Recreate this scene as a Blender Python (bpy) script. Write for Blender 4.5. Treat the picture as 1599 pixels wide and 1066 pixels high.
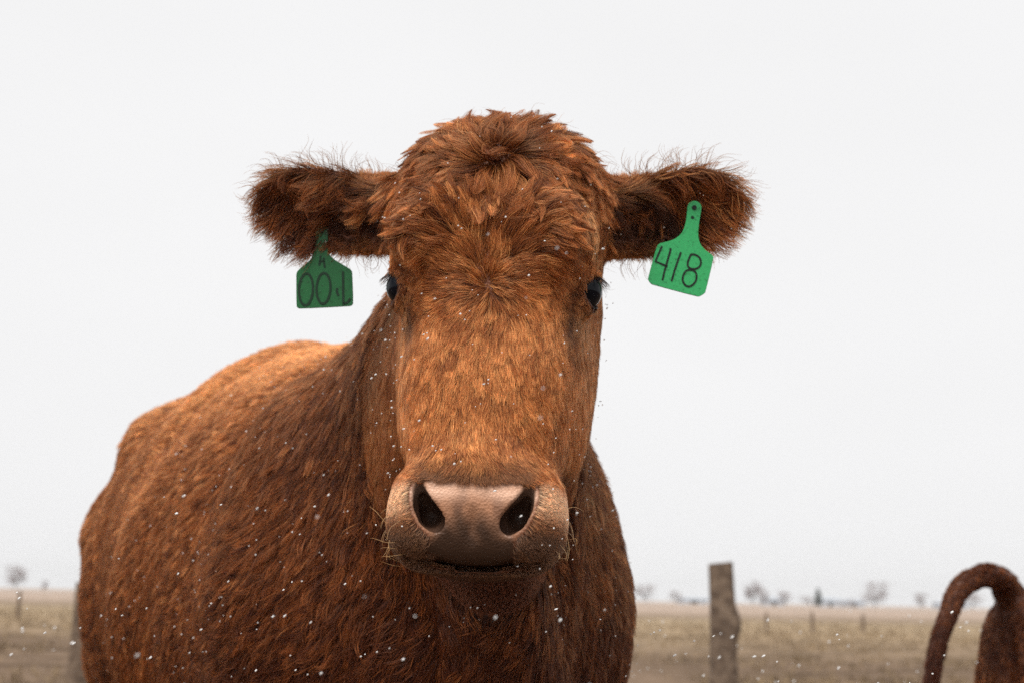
import bpy, bmesh, math, random
import numpy as np
from mathutils import Vector, Matrix, kdtree
R = math.radians
rng = np.random.default_rng(418)
random.seed(418)
for o in list(bpy.data.objects): bpy.data.objects.remove(o)
S = bpy.context.scene
C = S.collection

# ------------------------------------------------------------------ camera
CAM_H = 0.90
PITCH, ROLL = 10.2, 1.2
cam_d = bpy.data.cameras.new('camera'); cam = bpy.data.objects.new('camera', cam_d); C.objects.link(cam)
cam_d.sensor_width = 36.0; cam_d.lens = 50.0
cam_d.clip_start = 0.05; cam_d.clip_end = 6000
cam.matrix_world = Matrix.Translation((0, 0, CAM_H)) @ Matrix.Rotation(R(90 + PITCH), 4, 'X') @ Matrix.Rotation(R(ROLL), 4, 'Z')
cam_d.dof.use_dof = True; cam_d.dof.focus_distance = 1.56; cam_d.dof.aperture_fstop = 6.0
S.camera = cam
# ------------------------------------------------------------------ sky, sun, exposure
SUN_EL, SUN_AZ = 60.0, 212.0       # elevation; azimuth clockwise from +Y (behind the camera, to its side)
w = bpy.data.worlds.new('World'); S.world = w; w.use_nodes = True
nt = w.node_tree; nt.nodes.clear()
def nd(nt, t, **k):
    n = nt.nodes.new(t)
    for a, v in k.items(): setattr(n, a, v)
    return n
sky = nd(nt, 'ShaderNodeTexSky', sky_type='NISHITA', sun_disc=False, sun_elevation=R(SUN_EL), sun_rotation=R(SUN_AZ), dust_density=4.0, ozone_density=1.0)
bw = nd(nt, 'ShaderNodeRGBToBW'); nt.links.new(sky.outputs[0], bw.inputs[0])
# an overcast layer: even white cloud with faint large swirls, over the grey luminance of the sky
tc = nd(nt, 'ShaderNodeTexCoord'); mp = nd(nt, 'ShaderNodeMapping'); mp.inputs['Scale'].default_value = (1.0, 1.0, 2.6)
nz = nd(nt, 'ShaderNodeTexNoise'); nz.inputs['Scale'].default_value = 1.6; nz.inputs['Detail'].default_value = 3
nt.links.new(tc.outputs['Generated'], mp.inputs[0]); nt.links.new(mp.outputs[0], nz.inputs[0])
rp = nd(nt, 'ShaderNodeMapRange'); rp.inputs[1].default_value = .3; rp.inputs[2].default_value = .7; rp.inputs[3].default_value = 4.22; rp.inputs[4].default_value = 4.45
nt.links.new(nz.outputs[0], rp.inputs[0])
mixs = nd(nt, 'ShaderNodeMix', data_type='FLOAT'); mixs.inputs[0].default_value = 0.985
nt.links.new(bw.outputs[0], mixs.inputs[2]); nt.links.new(rp.outputs[0], mixs.inputs[3])
comb = nd(nt, 'ShaderNodeCombineColor')
m1 = nd(nt, 'ShaderNodeMath', operation='MULTIPLY'); m1.inputs[1].default_value = 1.006
nt.links.new(mixs.outputs[0], comb.inputs[0]); nt.links.new(mixs.outputs[0], comb.inputs[1]); nt.links.new(mixs.outputs[0], m1.inputs[0]); nt.links.new(m1.outputs[0], comb.inputs[2])
bg = nd(nt, 'ShaderNodeBackground'); bg.inputs[1].default_value = 0.0880
out = nd(nt, 'ShaderNodeOutputWorld')
nt.links.new(comb.outputs[0], bg.inputs[0]); nt.links.new(bg.outputs[0], out.inputs[0])
sl = bpy.data.lights.new('sun', 'SUN'); sl.energy = 1.5; sl.angle = R(25); sl.color = (1.0, .955, .88)
sun = bpy.data.objects.new('sun', sl); C.objects.link(sun)
az, el = R(SUN_AZ), R(SUN_EL)
sdir = Vector((math.sin(az) * math.cos(el), math.cos(az) * math.cos(el), math.sin(el)))
sun.rotation_euler = sdir.to_track_quat('Z', 'Y').to_euler(); sun.location = (0, -3, 6)
S.view_settings.view_transform = 'Standard'; S.view_settings.look = 'None'
S.view_settings.exposure = 1.25; S.view_settings.gamma = 1.0
S.render.engine = 'CYCLES'
S.cycles.max_bounces = 8; S.cycles.diffuse_bounces = 4; S.cycles.glossy_bounces = 4; S.cycles.transmission_bounces = 6; S.cycles.transparent_max_bounces = 8
S.cycles.use_denoising = False
S.cycles.caustics_reflective = False; S.cycles.caustics_refractive = False

# ------------------------------------------------------------------ numpy helpers
def smin(a, b, k):
    h = np.clip(.5 + .5 * (b - a) / k, 0, 1)
    return b + (a - b) * h - k * h * (1 - h)
def smax(a, b, k): return -smin(-a, -b, k)
def ss(a, b, x):
    t = np.clip((x - a) / (b - a), 0, 1); return t * t * (3 - 2 * t)
def ell(P, c, r):
    q = (P - np.array(c)) / np.array(r)
    k0 = np.sqrt((q * q).sum(1)) + 1e-9
    k1 = np.sqrt(((q / np.array(r)) ** 2).sum(1)) + 1e-9
    return k0 * (k0 - 1) / k1
def ell_rot(P, c, r, M):
    return ell((P - np.array(c)) @ M, (0, 0, 0), r)
def cone(P, a, b, ra, rb):
    a = np.array(a, float); b = np.array(b, float); d = b - a
    t = np.clip(((P - a) @ d) / (d @ d), 0, 1)
    return np.sqrt((((P - a) - t[:, None] * d) ** 2).sum(1)) - (ra + (rb - ra) * t)
def chain(P, pts, k=.02):
    f = None
    for (a, ra), (b, rb) in zip(pts[:-1], pts[1:]):
        g = cone(P, a, b, ra, rb)
        f = g if f is None else smin(f, g, k)
    return f
def hermite(x, xs, ys):
    """smooth monotone-ish interpolation of a table"""
    xs = np.asarray(xs, float); ys = np.asarray(ys, float)
    d = np.diff(ys) / np.diff(xs)
    m = np.empty_like(ys); m[1:-1] = np.where(d[:-1] * d[1:] > 0, 2 * d[:-1] * d[1:] / (d[:-1] + d[1:] + 1e-12), 0); m[0] = d[0]; m[-1] = d[-1]
    x = np.clip(x, xs[0], xs[-1])
    i = np.clip(np.searchsorted(xs, x) - 1, 0, len(xs) - 2)
    h = xs[i + 1] - xs[i]; t = (x - xs[i]) / h
    return (ys[i] * (1 + 2 * t) * (1 - t) ** 2 + m[i] * h * t * (1 - t) ** 2 + ys[i + 1] * t * t * (3 - 2 * t) + m[i + 1] * h * t * t * (t - 1))
def loft(s, u, v, tab, n=2.4, capk=1.0):
    """tab rows: s, half width in u, v high, v low"""
    tab = np.asarray(tab, float)
    a = hermite(s, tab[:, 0], tab[:, 1]); hi = hermite(s, tab[:, 0], tab[:, 2]); lo = hermite(s, tab[:, 0], tab[:, 3])
    c = (hi + lo) / 2; b = (hi - lo) / 2
    g = ((np.abs(u) / a) ** n + (np.abs(v - c) / b) ** n) ** (1 / n)
    f = (g - 1) * np.minimum(a, b)
    over = np.maximum(tab[0, 0] - s, s - tab[-1, 0])
    return np.where(over > 0, np.sqrt(np.maximum(f, 0) ** 2 + over ** 2) + np.minimum(np.maximum(f, over), 0), f)
def poly_sdf(p, V):
    V = np.asarray(V, float); n = len(V)
    d = np.full(len(p), 1e9); s = np.ones(len(p))
    for i in range(n):
        a = V[i]; b = V[i - 1]; e = b - a; q = p - a
        t = np.clip((q @ e) / (e @ e), 0, 1)
        d = np.minimum(d, ((q - t[:, None] * e) ** 2).sum(1))
        c1 = p[:, 1] >= a[1]; c2 = p[:, 1] < b[1]; c3 = e[0] * q[:, 1] > e[1] * q[:, 0]
        fl = (c1 & c2 & c3) | (~c1 & ~c2 & ~c3)
        s = np.where(fl, -s, s)
    return s * np.sqrt(d)
def surface_nets(f, ax, ay, az):
    s = f < 0
    nx, ny, nzz = f.shape
    cnt = np.zeros((nx - 1, ny - 1, nzz - 1), np.int8)
    offs = [(i, j, k) for i in (0, 1) for j in (0, 1) for k in (0, 1)]
    for i, j, k in offs: cnt += s[i:nx - 1 + i, j:ny - 1 + j, k:nzz - 1 + k]
    act = (cnt > 0) & (cnt < 8)
    I = np.argwhere(act); n = len(I)
    idx = np.full(act.shape, -1, np.int64); idx[act] = np.arange(n)
    vals = np.stack([f[I[:, 0] + i, I[:, 1] + j, I[:, 2] + k] for i, j, k in offs], 1)
    acc = np.zeros((n, 3)); num = np.zeros(n)
    for a in range(8):
        for b in range(a + 1, 8):
            da = np.array(offs[b]) - np.array(offs[a])
            if np.abs(da).sum() != 1: continue
            fa, fb = vals[:, a], vals[:, b]
            cr = (fa < 0) != (fb < 0)
            t = np.where(cr, fa / np.where(cr, fa - fb, 1), 0)
            acc += np.where(cr[:, None], np.array(offs[a]) + t[:, None] * da, 0); num += cr
    g = I + acc / num[:, None]
    V = np.stack([np.interp(g[:, 0], np.arange(nx), ax), np.interp(g[:, 1], np.arange(ny), ay), np.interp(g[:, 2], np.arange(nzz), az)], 1)
    Q = []
    for axis in range(3):
        sl0 = [slice(None)] * 3; sl1 = [slice(None)] * 3
        sl0[axis] = slice(0, -1); sl1[axis] = slice(1, None)
        A = s[tuple(sl0)]; B = s[tuple(sl1)]
        e = np.argwhere(A != B)
        o1, o2 = [(1, 2), (2, 0), (0, 1)][axis]
        ok = (e[:, o1] > 0) & (e[:, o2] > 0) & (e[:, o1] < f.shape[o1] - 1) & (e[:, o2] < f.shape[o2] - 1)
        e = e[ok]
        def at(d1, d2):
            q = e.copy(); q[:, o1] -= d1; q[:, o2] -= d2
            return idx[q[:, 0], q[:, 1], q[:, 2]]
        quad = np.stack([at(1, 1), at(0, 1), at(0, 0), at(1, 0)], 1)
        ins = A[e[:, 0], e[:, 1], e[:, 2]]
        quad[~ins] = quad[~ins][:, ::-1]
        Q.append(quad)
    return V, np.concatenate(Q)
def sdf_mesh(sdf, ax, ay, az, step=4, band=.06, refine=2):
    """evaluate coarsely, refine only near the surface, polygonise, snap the vertices to the surface"""
    nx, ny, nzz = len(ax), len(ay), len(az)
    f = np.empty((nx, ny, nzz), np.float32)
    ci = [np.unique(np.append(np.arange(0, n, step), n - 1)) for n in (nx, ny, nzz)]
    G = np.stack(np.meshgrid(ax[ci[0]], ay[ci[1]], az[ci[2]], indexing='ij'), -1)
    cf = sdf(G.reshape(-1, 3)).reshape(G.shape[:3])
    near = [np.minimum((np.arange(n) + step // 2) // step, len(c) - 1) for n, c in zip((nx, ny, nzz), ci)]
    f[:] = cf[np.ix_(*near)]
    m = np.abs(f) < band
    I = np.argwhere(m)
    P = np.stack([ax[I[:, 0]], ay[I[:, 1]], az[I[:, 2]]], 1)
    r = np.concatenate([sdf(P[i:i + 400000]) for i in range(0, len(P), 400000)])
    f[I[:, 0], I[:, 1], I[:, 2]] = r
    V, Q = surface_nets(f, ax, ay, az)
    for _ in range(refine):
        g, d = grad(sdf, V)
        V = V - np.clip(d / np.maximum((g * g).sum(1), .15), -.006, .006)[:, None] * g * .9
    g, d = grad(sdf, V)
    return V, Q, g / (np.linalg.norm(g, axis=1)[:, None] + 1e-9)
def grad(sdf, V, h=.002):
    d = sdf(V); g = np.empty_like(V)
    for i in range(3):
        e = np.zeros(3); e[i] = h
        g[:, i] = (sdf(V + e) - sdf(V - e)) / (2 * h)
    return g, d
def axis(*segs):
    """segs: (start, step), ... (end, None)"""
    out = []
    for (a, st), (b, _) in zip(segs[:-1], segs[1:]):
        out.append(np.linspace(a, b, max(2, int(round((b - a) / st)) + 1))[:-1])
    return np.append(np.concatenate(out), segs[-1][0])
def mesh_np(name, V, Q, parent=None, mat=None, smooth=True):
    me = bpy.data.meshes.new(name)
    k = Q.shape[1]
    me.vertices.add(len(V)); me.vertices.foreach_set('co', np.ascontiguousarray(V, np.float32).ravel())
    me.loops.add(Q.size); me.loops.foreach_set('vertex_index', np.ascontiguousarray(Q, np.int32).ravel())
    me.polygons.add(len(Q)); me.polygons.foreach_set('loop_start', np.arange(0, Q.size, k, dtype=np.int32))
    me.update(); me.validate()
    if smooth: me.polygons.foreach_set('use_smooth', np.ones(len(me.polygons), bool))
    o = bpy.data.objects.new(name, me); C.objects.link(o)
    if parent: o.parent = parent
    if mat: me.materials.append(mat)
    return o
def vcol(o, name, col):
    a = o.data.attributes.new(name, 'FLOAT_COLOR', 'POINT')
    c = np.ones((len(col), 4), np.float32); c[:, :3] = col
    a.data.foreach_set('color', c.ravel())
def tag(o, label=None, cat=None, group=None, kind=None):
    for k, v in (('label', label), ('category', cat), ('group', group), ('kind', kind)):
        if v: o[k] = v
    return o
def empty(name, loc=(0, 0, 0)):
    o = bpy.data.objects.new(name, None); C.objects.link(o); o.location = loc; o.empty_display_size = .1
    return o
def noise3(P, freq, seed, octaves=2):
    """cheap smooth pseudo-noise in [-1, 1] from summed sines"""
    r = np.random.default_rng(seed); f = np.zeros(len(P)); amp = 1.; tot = 0
    for o_ in range(octaves):
        for _ in range(4):
            k = r.normal(size=3); k *= freq * (2 ** o_) / np.linalg.norm(k) * r.uniform(.7, 1.4)
            f += amp * np.sin(P @ k + r.uniform(0, 6.28)); tot += amp * .8
        amp *= .55
    return np.clip(f / tot * 1.3, -1, 1)

# ------------------------------------------------------------------ materials
def mat(name):
    m = bpy.data.materials.new(name); m.use_nodes = True; m.node_tree.nodes.clear()
    return m, m.node_tree
def principled(name, color=(.5, .5, .5), rough=.6, spec=.5, attr=None, bump=None, noise=None):
    m, t = mat(name)
    b = nd(t, 'ShaderNodeBsdfPrincipled'); o = nd(t, 'ShaderNodeOutputMaterial'); t.links.new(b.outputs[0], o.inputs[0])
    b.inputs['Base Color'].default_value = (*color, 1); b.inputs['Roughness'].default_value = rough; b.inputs['Specular IOR Level'].default_value = spec
    src = None
    if attr:
        a = nd(t, 'ShaderNodeAttribute', attribute_name=attr); src = a.outputs['Color']
    if noise:
        sc, c2, det = noise
        tcn = nd(t, 'ShaderNodeTexCoord'); n = nd(t, 'ShaderNodeTexNoise'); n.inputs['Scale'].default_value = sc; n.inputs['Detail'].default_value = det
        t.links.new(tcn.outputs['Object'], n.inputs[0])
        mr = nd(t, 'ShaderNodeMapRange'); mr.inputs[1].default_value = .35; mr.inputs[2].default_value = .65; t.links.new(n.outputs[0], mr.inputs[0])
        mx = nd(t, 'ShaderNodeMix', data_type='RGBA'); t.links.new(mr.outputs[0], mx.inputs[0])
        mx.inputs[6].default_value = (*color, 1); mx.inputs[7].default_value = (*c2, 1)
        if src is not None: t.links.new(src, mx.inputs[6])
        src = mx.outputs[2]
    if src is not None: t.links.new(src, b.inputs['Base Color'])
    if bump:
        sc, st, kind = bump
        tcn = nd(t, 'ShaderNodeTexCoord'); n = nd(t, 'ShaderNodeTexNoise' if kind == 'noise' else 'ShaderNodeTexVoronoi'); n.inputs['Scale'].default_value = sc
        t.links.new(tcn.outputs['Object'], n.inputs[0])
        bp = nd(t, 'ShaderNodeBump'); bp.inputs['Strength'].default_value = st; bp.inputs['Distance'].default_value = .002
        t.links.new(n.outputs[0], bp.inputs['Height']); t.links.new(bp.outputs[0], b.inputs['Normal'])
    return m
M_skin = principled('cow_skin', attr='skin', rough=.42, spec=.26, bump=(380, .35, 'voronoi'))

# ------------------------------------------------------------------ the cow: head frame and body frame
HEAD_O = np.array([-.030, 1.60, 1.258])          # between the eyes, on the skin of the forehead
ALPHA, YAW, HROLL = R(8), R(5.0), R(1.0)
Xh = np.array([math.cos(YAW), -math.sin(YAW), 0])
Fh = np.array([-math.sin(YAW), -math.cos(YAW), 0])       # horizontal forward (to the camera)
Vh = Fh * math.sin(ALPHA) + np.array([0, 0, -math.cos(ALPHA)])
Wh = Fh * math.cos(ALPHA) + np.array([0, 0, math.sin(ALPHA)])
Xh, Vh = Xh * math.cos(HROLL) + Vh * math.sin(HROLL), Vh * math.cos(HROLL) - Xh * math.sin(HROLL)
MH = np.stack([Xh, Vh, Wh], 1)
STRETCH = 1.15                                   # the face below the eyes is longer than the design table
def to_head(P):
    q = (P - HEAD_O) @ MH
    q[:, 1] = np.where(q[:, 1] > 0, q[:, 1] / STRETCH, q[:, 1])
    return q
def from_head(q):
    q = np.array(q, float)
    q[..., 1] = np.where(q[..., 1] > 0, q[..., 1] * STRETCH, q[..., 1])
    return q @ MH.T + HEAD_O
BODY_A = R(24)
BODY_O = np.array([-.012, 1.98, 0.])
Bs = np.array([-math.sin(BODY_A), math.cos(BODY_A), 0]); Bt = np.array([math.cos(BODY_A), math.sin(BODY_A), 0])
MB = np.stack([Bs, Bt, [0, 0, 1.]], 1)
def to_body(P): return (P - BODY_O) @ MB
def from_body(q): return np.asarray(q, float) @ MB.T + BODY_O

HEAD_TAB = [  # v down the face, half width, front w, back w
    (-.238, .048, -.080, -.150), (-.220, .084, -.052, -.180), (-.188, .112, -.028, -.215), (-.150, .124, -.014, -.240),
    (-.095, .124, -.004, -.255), (-.045, .116, -.002, -.265), (.0, .107, -.006, -.270), (.05, .105, -.008, -.265),
    (.10, .102, -.006, -.250), (.15, .094, -.006, -.225), (.19, .078, -.008, -.180), (.225, .066, -.016, -.140), (.255, .055, -.04, -.115)]
EAR_POLY = [(-.03, .034), (.03, .043), (.06, .053), (.09, .060), (.115, .0635), (.138, .060), (.154, .049), (.163, .034), (.163, .018), (.155, .000), (.140, -.018), (.120, -.035), (.10, -.045), (.07, -.050), (.02, -.050), (-.03, -.045)]
def ear_frame(sg):
    # base and axes in head coordinates: along the ear, up, facing
    c = np.array([sg * (.134 if sg < 0 else .122), -.142 if sg < 0 else -.140, -.130])
    al = np.array([sg * .985, .02 if sg < 0 else -.03, -.10]); al /= np.linalg.norm(al)
    fc = np.array([sg * .10, .36, .92]); fc -= al * (fc @ al); fc /= np.linalg.norm(fc)
    up = np.cross(fc, al) * sg
    if up[1] > 0: up = -up
    return c, al, up, fc
NOSTRIL = [((.0630, .2050, .012), .0012), ((.0605, .2165, .010), .0032), ((.0550, .2290, .006), .0088), ((.0475, .2395, .004), .0108), ((.0400, .2450, .003), .0080), ((.0500, .2350, -.018), .0100), ((.0580, .2200, -.008), .0045)]
EYES = [np.array([sg * .1075, -.016, -.072]) for sg in (-1, 1)]
EYE_R = .0235
EAR_S = {-1: 1.16, 1: 1.09}
def ear_sdf(q, sg):
    c, al, up, fc = ear_frame(sg)
    p = q - c
    a, b, d = p @ al / EAR_S[sg], p @ up, p @ fc
    cup = .030 * (1 - (b / .08) ** 2) * ss(-.02, .05, a) * (1 - ss(.10, .20, a) * .6)
    dd = d + cup
    pl = poly_sdf(np.stack([a, b], 1), EAR_POLY)
    f = smax(pl, np.abs(dd) - (.006 + .010 * (1 - ss(-.02, .07, a))), .008)
    return f
def head_sdf(q):
    x, v, wq = q[:, 0], q[:, 1], q[:, 2]
    ax_ = np.abs(x)
    f = loft(v, x, wq, HEAD_TAB, n=2.35 + .55 * ss(.0, .08, v))
    qm = np.stack([ax_, v, wq], 1)
    # orbits and brow
    f = smin(f, ell(qm, (.088, -.024, -.076), (.025, .042, .046)), .03)
    f = smin(f, ell(qm, (.074, -.070, -.032), (.040, .036, .030)), .05)
    # hollow in front of the eye
    f = smax(f, -ell(qm, (.112, .004, -.010), (.026, .058, .026)), .03)
    # jaw angle / cheek
    f = smin(f, ell(qm, (.058, .06, -.18), (.050, .12, .085)), .05)
    # muzzle: a rounded box with nostril wings and a chin
    u_, v_, w_ = ax_ / .092, np.abs(v - .236) / np.where(v > .236, .0515, .055), np.abs(wq + .058) / .066
    f = smin(f, ((u_ ** 2.7 + v_ ** 2.7 + w_ ** 2.7) ** (1 / 2.7) - 1) * .056, .035)
    f = smin(f, ell(qm, (.060, .236, -.030), (.032, .044, .040)), .025)
    f = smin(f, ell(q, (0, .215, -.014), (.056, .030, .022)), .03)
    f = smin(f, ell(q, (0, .238, -.112), (.050, .032, .055)), .03)
    # a shallow groove down the middle of the nose and the slit of the mouth
    f = smax(f, -ell(q, (0, .268, .018), (.006, .030, .014)), .008)
    mc = .2815 - 1.5 * x * x
    f = smax(f, -np.maximum(np.maximum(mc - v, -.028 - wq), ax_ - .074), .010)
    mo = np.maximum(np.maximum(np.abs(v - mc) - .0022, ax_ - .058), -(wq + .06))
    f = smax(f, -mo, .006)
    # nostrils: comma shapes running from the upper outside to the lower middle
    n1 = chain(qm, NOSTRIL, .01)
    f = smax(f, -n1, .005)
    # eye sockets and lids
    em = EYES[1]
    d = np.sqrt(((qm - em) ** 2).sum(1))
    f = smin(f, smax(d - (EYE_R + .0048), -(d - EYE_R - .0012), .002), .008)
    f = smax(f, -ell(qm, em + np.array([.024, .003, .011]), (.024, .0195, .029)), .004)
    f = smax(f, -(d - EYE_R - .0004), .001)
    for sg in (-1, 1): f = smin(f, ear_sdf(q, sg), .016)
    for sg in (-1, 1):
        c, al, up, fc = ear_frame(sg)
        f = smin(f, chain(q, [(c - al * .05 - up * .005, .050), (c + al * .035, .034)], .02), .03)
        p = q - c
        f = smax(f, -ell_rot(q, c + al * .055 - up * .010 + fc * .022, (.055, .040, .030), np.stack([al, up, fc], 1)), .01)
    return f
BODY_TAB = [
    (-.06, .06, .98, .80), (.0, .16, 1.06, .68), (.08, .225, 1.14, .61), (.20, .265, 1.22, .57), (.35, .29, 1.255, .56), (.6, .325, 1.335, .55),
    (.9, .365, 1.385, .53), (1.2, .360, 1.40, .54), (1.45, .338, 1.40, .60), (1.62, .30, 1.385, .68), (1.80, .25, 1.29, .74), (1.93, .17, 1.19, .80), (2.0, .07, 1.14, .92)]
def legs_sdf(b, s, k=1.0):
    f = None
    for sg in (-1, 1):
        fr = chain(b, [((.28, sg * .19, .88), .13), ((.26, sg * .19, .62), .085), ((.25, sg * .18, .42), .055), ((.26, sg * .18, .14), .038), ((.24, sg * .18, .05), .05), ((.22, sg * .18, .045), .048)], .03)
        hi = chain(b, [((1.62, sg * .17, 1.00), .17), ((1.58, sg * .19, .76), .125), ((1.78, sg * .18, .50), .058), ((1.74, sg * .18, .15), .042), ((1.71, sg * .18, .05), .05), ((1.69, sg * .18, .045), .048)], .04)
        g = np.minimum(fr, hi)
        f = g if f is None else np.minimum(f, g)
    return f
def body_sdf(b):
    s, t, z = b[:, 0], b[:, 1], b[:, 2]
    f = loft(s, t * (1 + (.40 + .12 * ss(1.0, 1.5, s)) * (z - .97)), z, BODY_TAB, n=2.05)
    bm_ = np.stack([s, np.abs(t), z], 1)
    f = smin(f, ell(bm_, (.32, .19, .92), (.17, .11, .28)), .10)
    f = smin(f, ell(bm_, (1.50, .19, 1.22), (.07, .06, .05)), .10)
    f = smin(f, legs_sdf(b, 1), .06)
    f = smin(f, chain(b, [((1.88, 0, 1.20), .05), ((2.03, 0, 1.06), .035), ((2.04, 0, .8), .022), ((2.03, 0, .5), .03), ((2.03, 0, .35), .01)], .02), .04)
    # folds of hide on shoulder and flank
    f = f + (.021 * noise3(b * np.array([1.6, 1., 1.0]), 8, 5) + .003 * noise3(b * np.array([1.3, 1., .8]), 14, 6)) * ss(.3, .6, s)
    return f
NA, NB = from_head((0, -.10, -.19)), from_head((0, .06, -.20))
def neck_sdf(P):
    w1, w2 = from_body((.40, 0, 1.09)), from_body((.20, 0, .90))
    f = cone(P, w1, NA, .165, .088)
    f = smin(f, cone(P, w2, NB, .22, .085), .12)
    f = smin(f, cone(P, from_body((.25, 0, 1.06)), from_head((0, -.02, -.19)), .20, .09), .10)
    # dewlap
    f = smin(f, cone(P, from_body((-.03, 0, .72)), from_head((0, .12, -.20)), .07, .035), .07)
    return f
def cow_sdf(P):
    f = smin(body_sdf(to_body(P)), neck_sdf(P), .10)
    q = to_head(P)
    far = np.sqrt(((q - np.array([0, .03, -.1])) ** 2).sum(1)) - .42
    h = np.where(far > 0, far + .1, 1.)
    i = far <= 0
    if i.any(): h[i] = head_sdf(q[i])
    return smin(f, h, .035)

ax_x = axis((-1.45, .02), (-.345, .0044), (-.165, .0033), (.095, .0044), (.295, .02), (.62, None))
ax_y = axis((1.36, .0042), (1.46, .0033), (1.70, .0044), (1.86, .009), (2.1, .02), (4.2, None))
ax_z = axis((-.02, .02), (.86, .0042), (.92, .0033), (1.05, .0044), (1.23, .0033), (1.31, .0044), (1.50, .02), (1.56, None))
V, Q, N = sdf_mesh(cow_sdf, ax_x, ax_y, ax_z)
cow = empty('cow', tuple(from_body((1.0, 0, 0))))
tag(cow, 'large rust red cow with shaggy forehead facing the camera, green tags in both ears', 'cow')
bpy.context.view_layer.update()
IP = np.array(cow.matrix_world.inverted())
def rel(P, root): return P - np.array(root.location)
body = mesh_np('body', rel(V, cow), Q, cow, M_skin)
vcol(body, 'skin', np.tile((.25, .1, .04), (len(V), 1)))
M_eye = principled('eye_cornea', (.003, .004, .008), .06, .16)
for e in EYES:
    bm = bmesh.new(); bmesh.ops.create_uvsphere(bm, u_segments=40, v_segments=24, radius=EYE_R - .0003)
    me = bpy.data.meshes.new('eye'); bm.to_mesh(me); bm.free(); me.materials.append(M_eye)
    for p in me.polygons: p.use_smooth = True
    o = bpy.data.objects.new('eye', me); C.objects.link(o); o.parent = cow; o.location = rel(from_head(e), cow)
    o['label'] = 'dark glossy eye'
print('COW VERTS', len(V), len(Q))
#FUR
# ------------------------------------------------------------------ fur: explicit strands grown from the skin
def fur_material():
    m, t = mat('fur')
    a = nd(t, 'ShaderNodeAttribute', attribute_name='col')
    hi_ = nd(t, 'ShaderNodeHairInfo'); mrr = nd(t, 'ShaderNodeMapRange'); mrr.inputs[2].default_value = .8; mrr.inputs[3].default_value = .30; mrr.inputs[4].default_value = 1.2
    t.links.new(hi_.outputs['Intercept'], mrr.inputs[0])          # fur is darker near the skin and bleached to the tip
    vm = nd(t, 'ShaderNodeVectorMath', operation='SCALE'); t.links.new(a.outputs['Color'], vm.inputs[0]); t.links.new(mrr.outputs[0], vm.inputs[3])
    h = nd(t, 'ShaderNodeBsdfHairPrincipled', model='CHIANG', parametrization='COLOR')
    h.inputs['Roughness'].default_value = .32; h.inputs['Radial Roughness'].default_value = .55; h.inputs['IOR'].default_value = 1.45
    d = nd(t, 'ShaderNodeBsdfDiffuse')
    t.links.new(vm.outputs[0], h.inputs['Color'])
    v2 = nd(t, 'ShaderNodeVectorMath', operation='SCALE'); v2.inputs[3].default_value = 1.9; t.links.new(vm.outputs[0], v2.inputs[0]); t.links.new(v2.outputs[0], d.inputs[0])
    mx = nd(t, 'ShaderNodeMixShader'); mx.inputs[0].default_value = .62
    t.links.new(h.outputs[0], mx.inputs[1]); t.links.new(d.outputs[0], mx.inputs[2])
    o = nd(t, 'ShaderNodeOutputMaterial'); t.links.new(mx.outputs[0], o.inputs[0])
    return m
M_fur = fur_material()
S.cycles_curves.shape = 'THICK'; S.cycles_curves.subdivisions = 2
def unit(a): return a / (np.linalg.norm(a, axis=-1, keepdims=True) + 1e-12)
def tris_of(Q): return np.concatenate([Q[:, [0, 1, 2]], Q[:, [0, 2, 3]]])
def scatter(V, N, Q, n, density):
    T = tris_of(Q)
    A, B, Cc = V[T[:, 0]], V[T[:, 1]], V[T[:, 2]]
    ar = .5 * np.linalg.norm(np.cross(B - A, Cc - A), axis=1)
    wgt = ar * density((A + B + Cc) / 3, unit(N[T].sum(1)))
    cs = np.cumsum(wgt); pick = np.searchsorted(cs, rng.random(n) * cs[-1])
    r1 = np.sqrt(rng.random(n)); r2 = rng.random(n)
    b0, b1, b2 = 1 - r1, r1 * (1 - r2), r1 * r2
    P = A[pick] * b0[:, None] + B[pick] * b1[:, None] + Cc[pick] * b2[:, None]
    nn = N[T[pick]]; nn = unit(nn[:, 0] * b0[:, None] + nn[:, 1] * b1[:, None] + nn[:, 2] * b2[:, None])
    return P, nn
def grow(P, N, T, L, lift, cl_n, cl_str, wave, jit=.18, pjit=.35, k=6, droop=.5):
    """strand points (n, k, 3); every strand leans towards the tip of the nearest of its clump's parents"""
    n = len(P)
    t = np.linspace(0, 1, k)
    ph = noise3(P, 60, 11) * 5 + rng.normal(0, .6, n)
    par = rng.choice(n, max(8, n // cl_n), replace=False)
    isp = np.zeros(n, bool); isp[par] = True
    J = rng.normal(size=(n, 3)) * np.where(isp, pjit, jit)[:, None]
    T = T + J; T = unit(T - N * (T * N).sum(1)[:, None])
    Sd = np.cross(N, T)
    def shape(i):
        l = L[i][:, None, None]; s_, c_ = np.sin(lift[i])[:, None, None], np.cos(lift[i])[:, None, None]
        tt = t[None, :, None]
        wv = wave[i][:, None, None] * np.sin(tt * 4.2 + ph[i][:, None, None]) * tt
        return P[i][:, None] - N[i][:, None] * .0015 + T[i][:, None] * (l * c_ * tt) + N[i][:, None] * (l * s_ * (tt - droop * tt * tt)) + Sd[i][:, None] * (l * wv)
    pts = shape(np.arange(n))
    kd = kdtree.KDTree(len(par))
    for j, i in enumerate(par): kd.insert(P[i], j)
    kd.balance()
    near = np.fromiter((kd.find(p)[1] for p in P.tolist()), int, n)
    pp = pts[par][near]
    f = (np.clip(cl_str + rng.normal(0, .12, n), 0, .97)[:, None] * t[None] ** 1.1)[..., None]
    return pts * (1 - f) + pp * f, near
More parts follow.
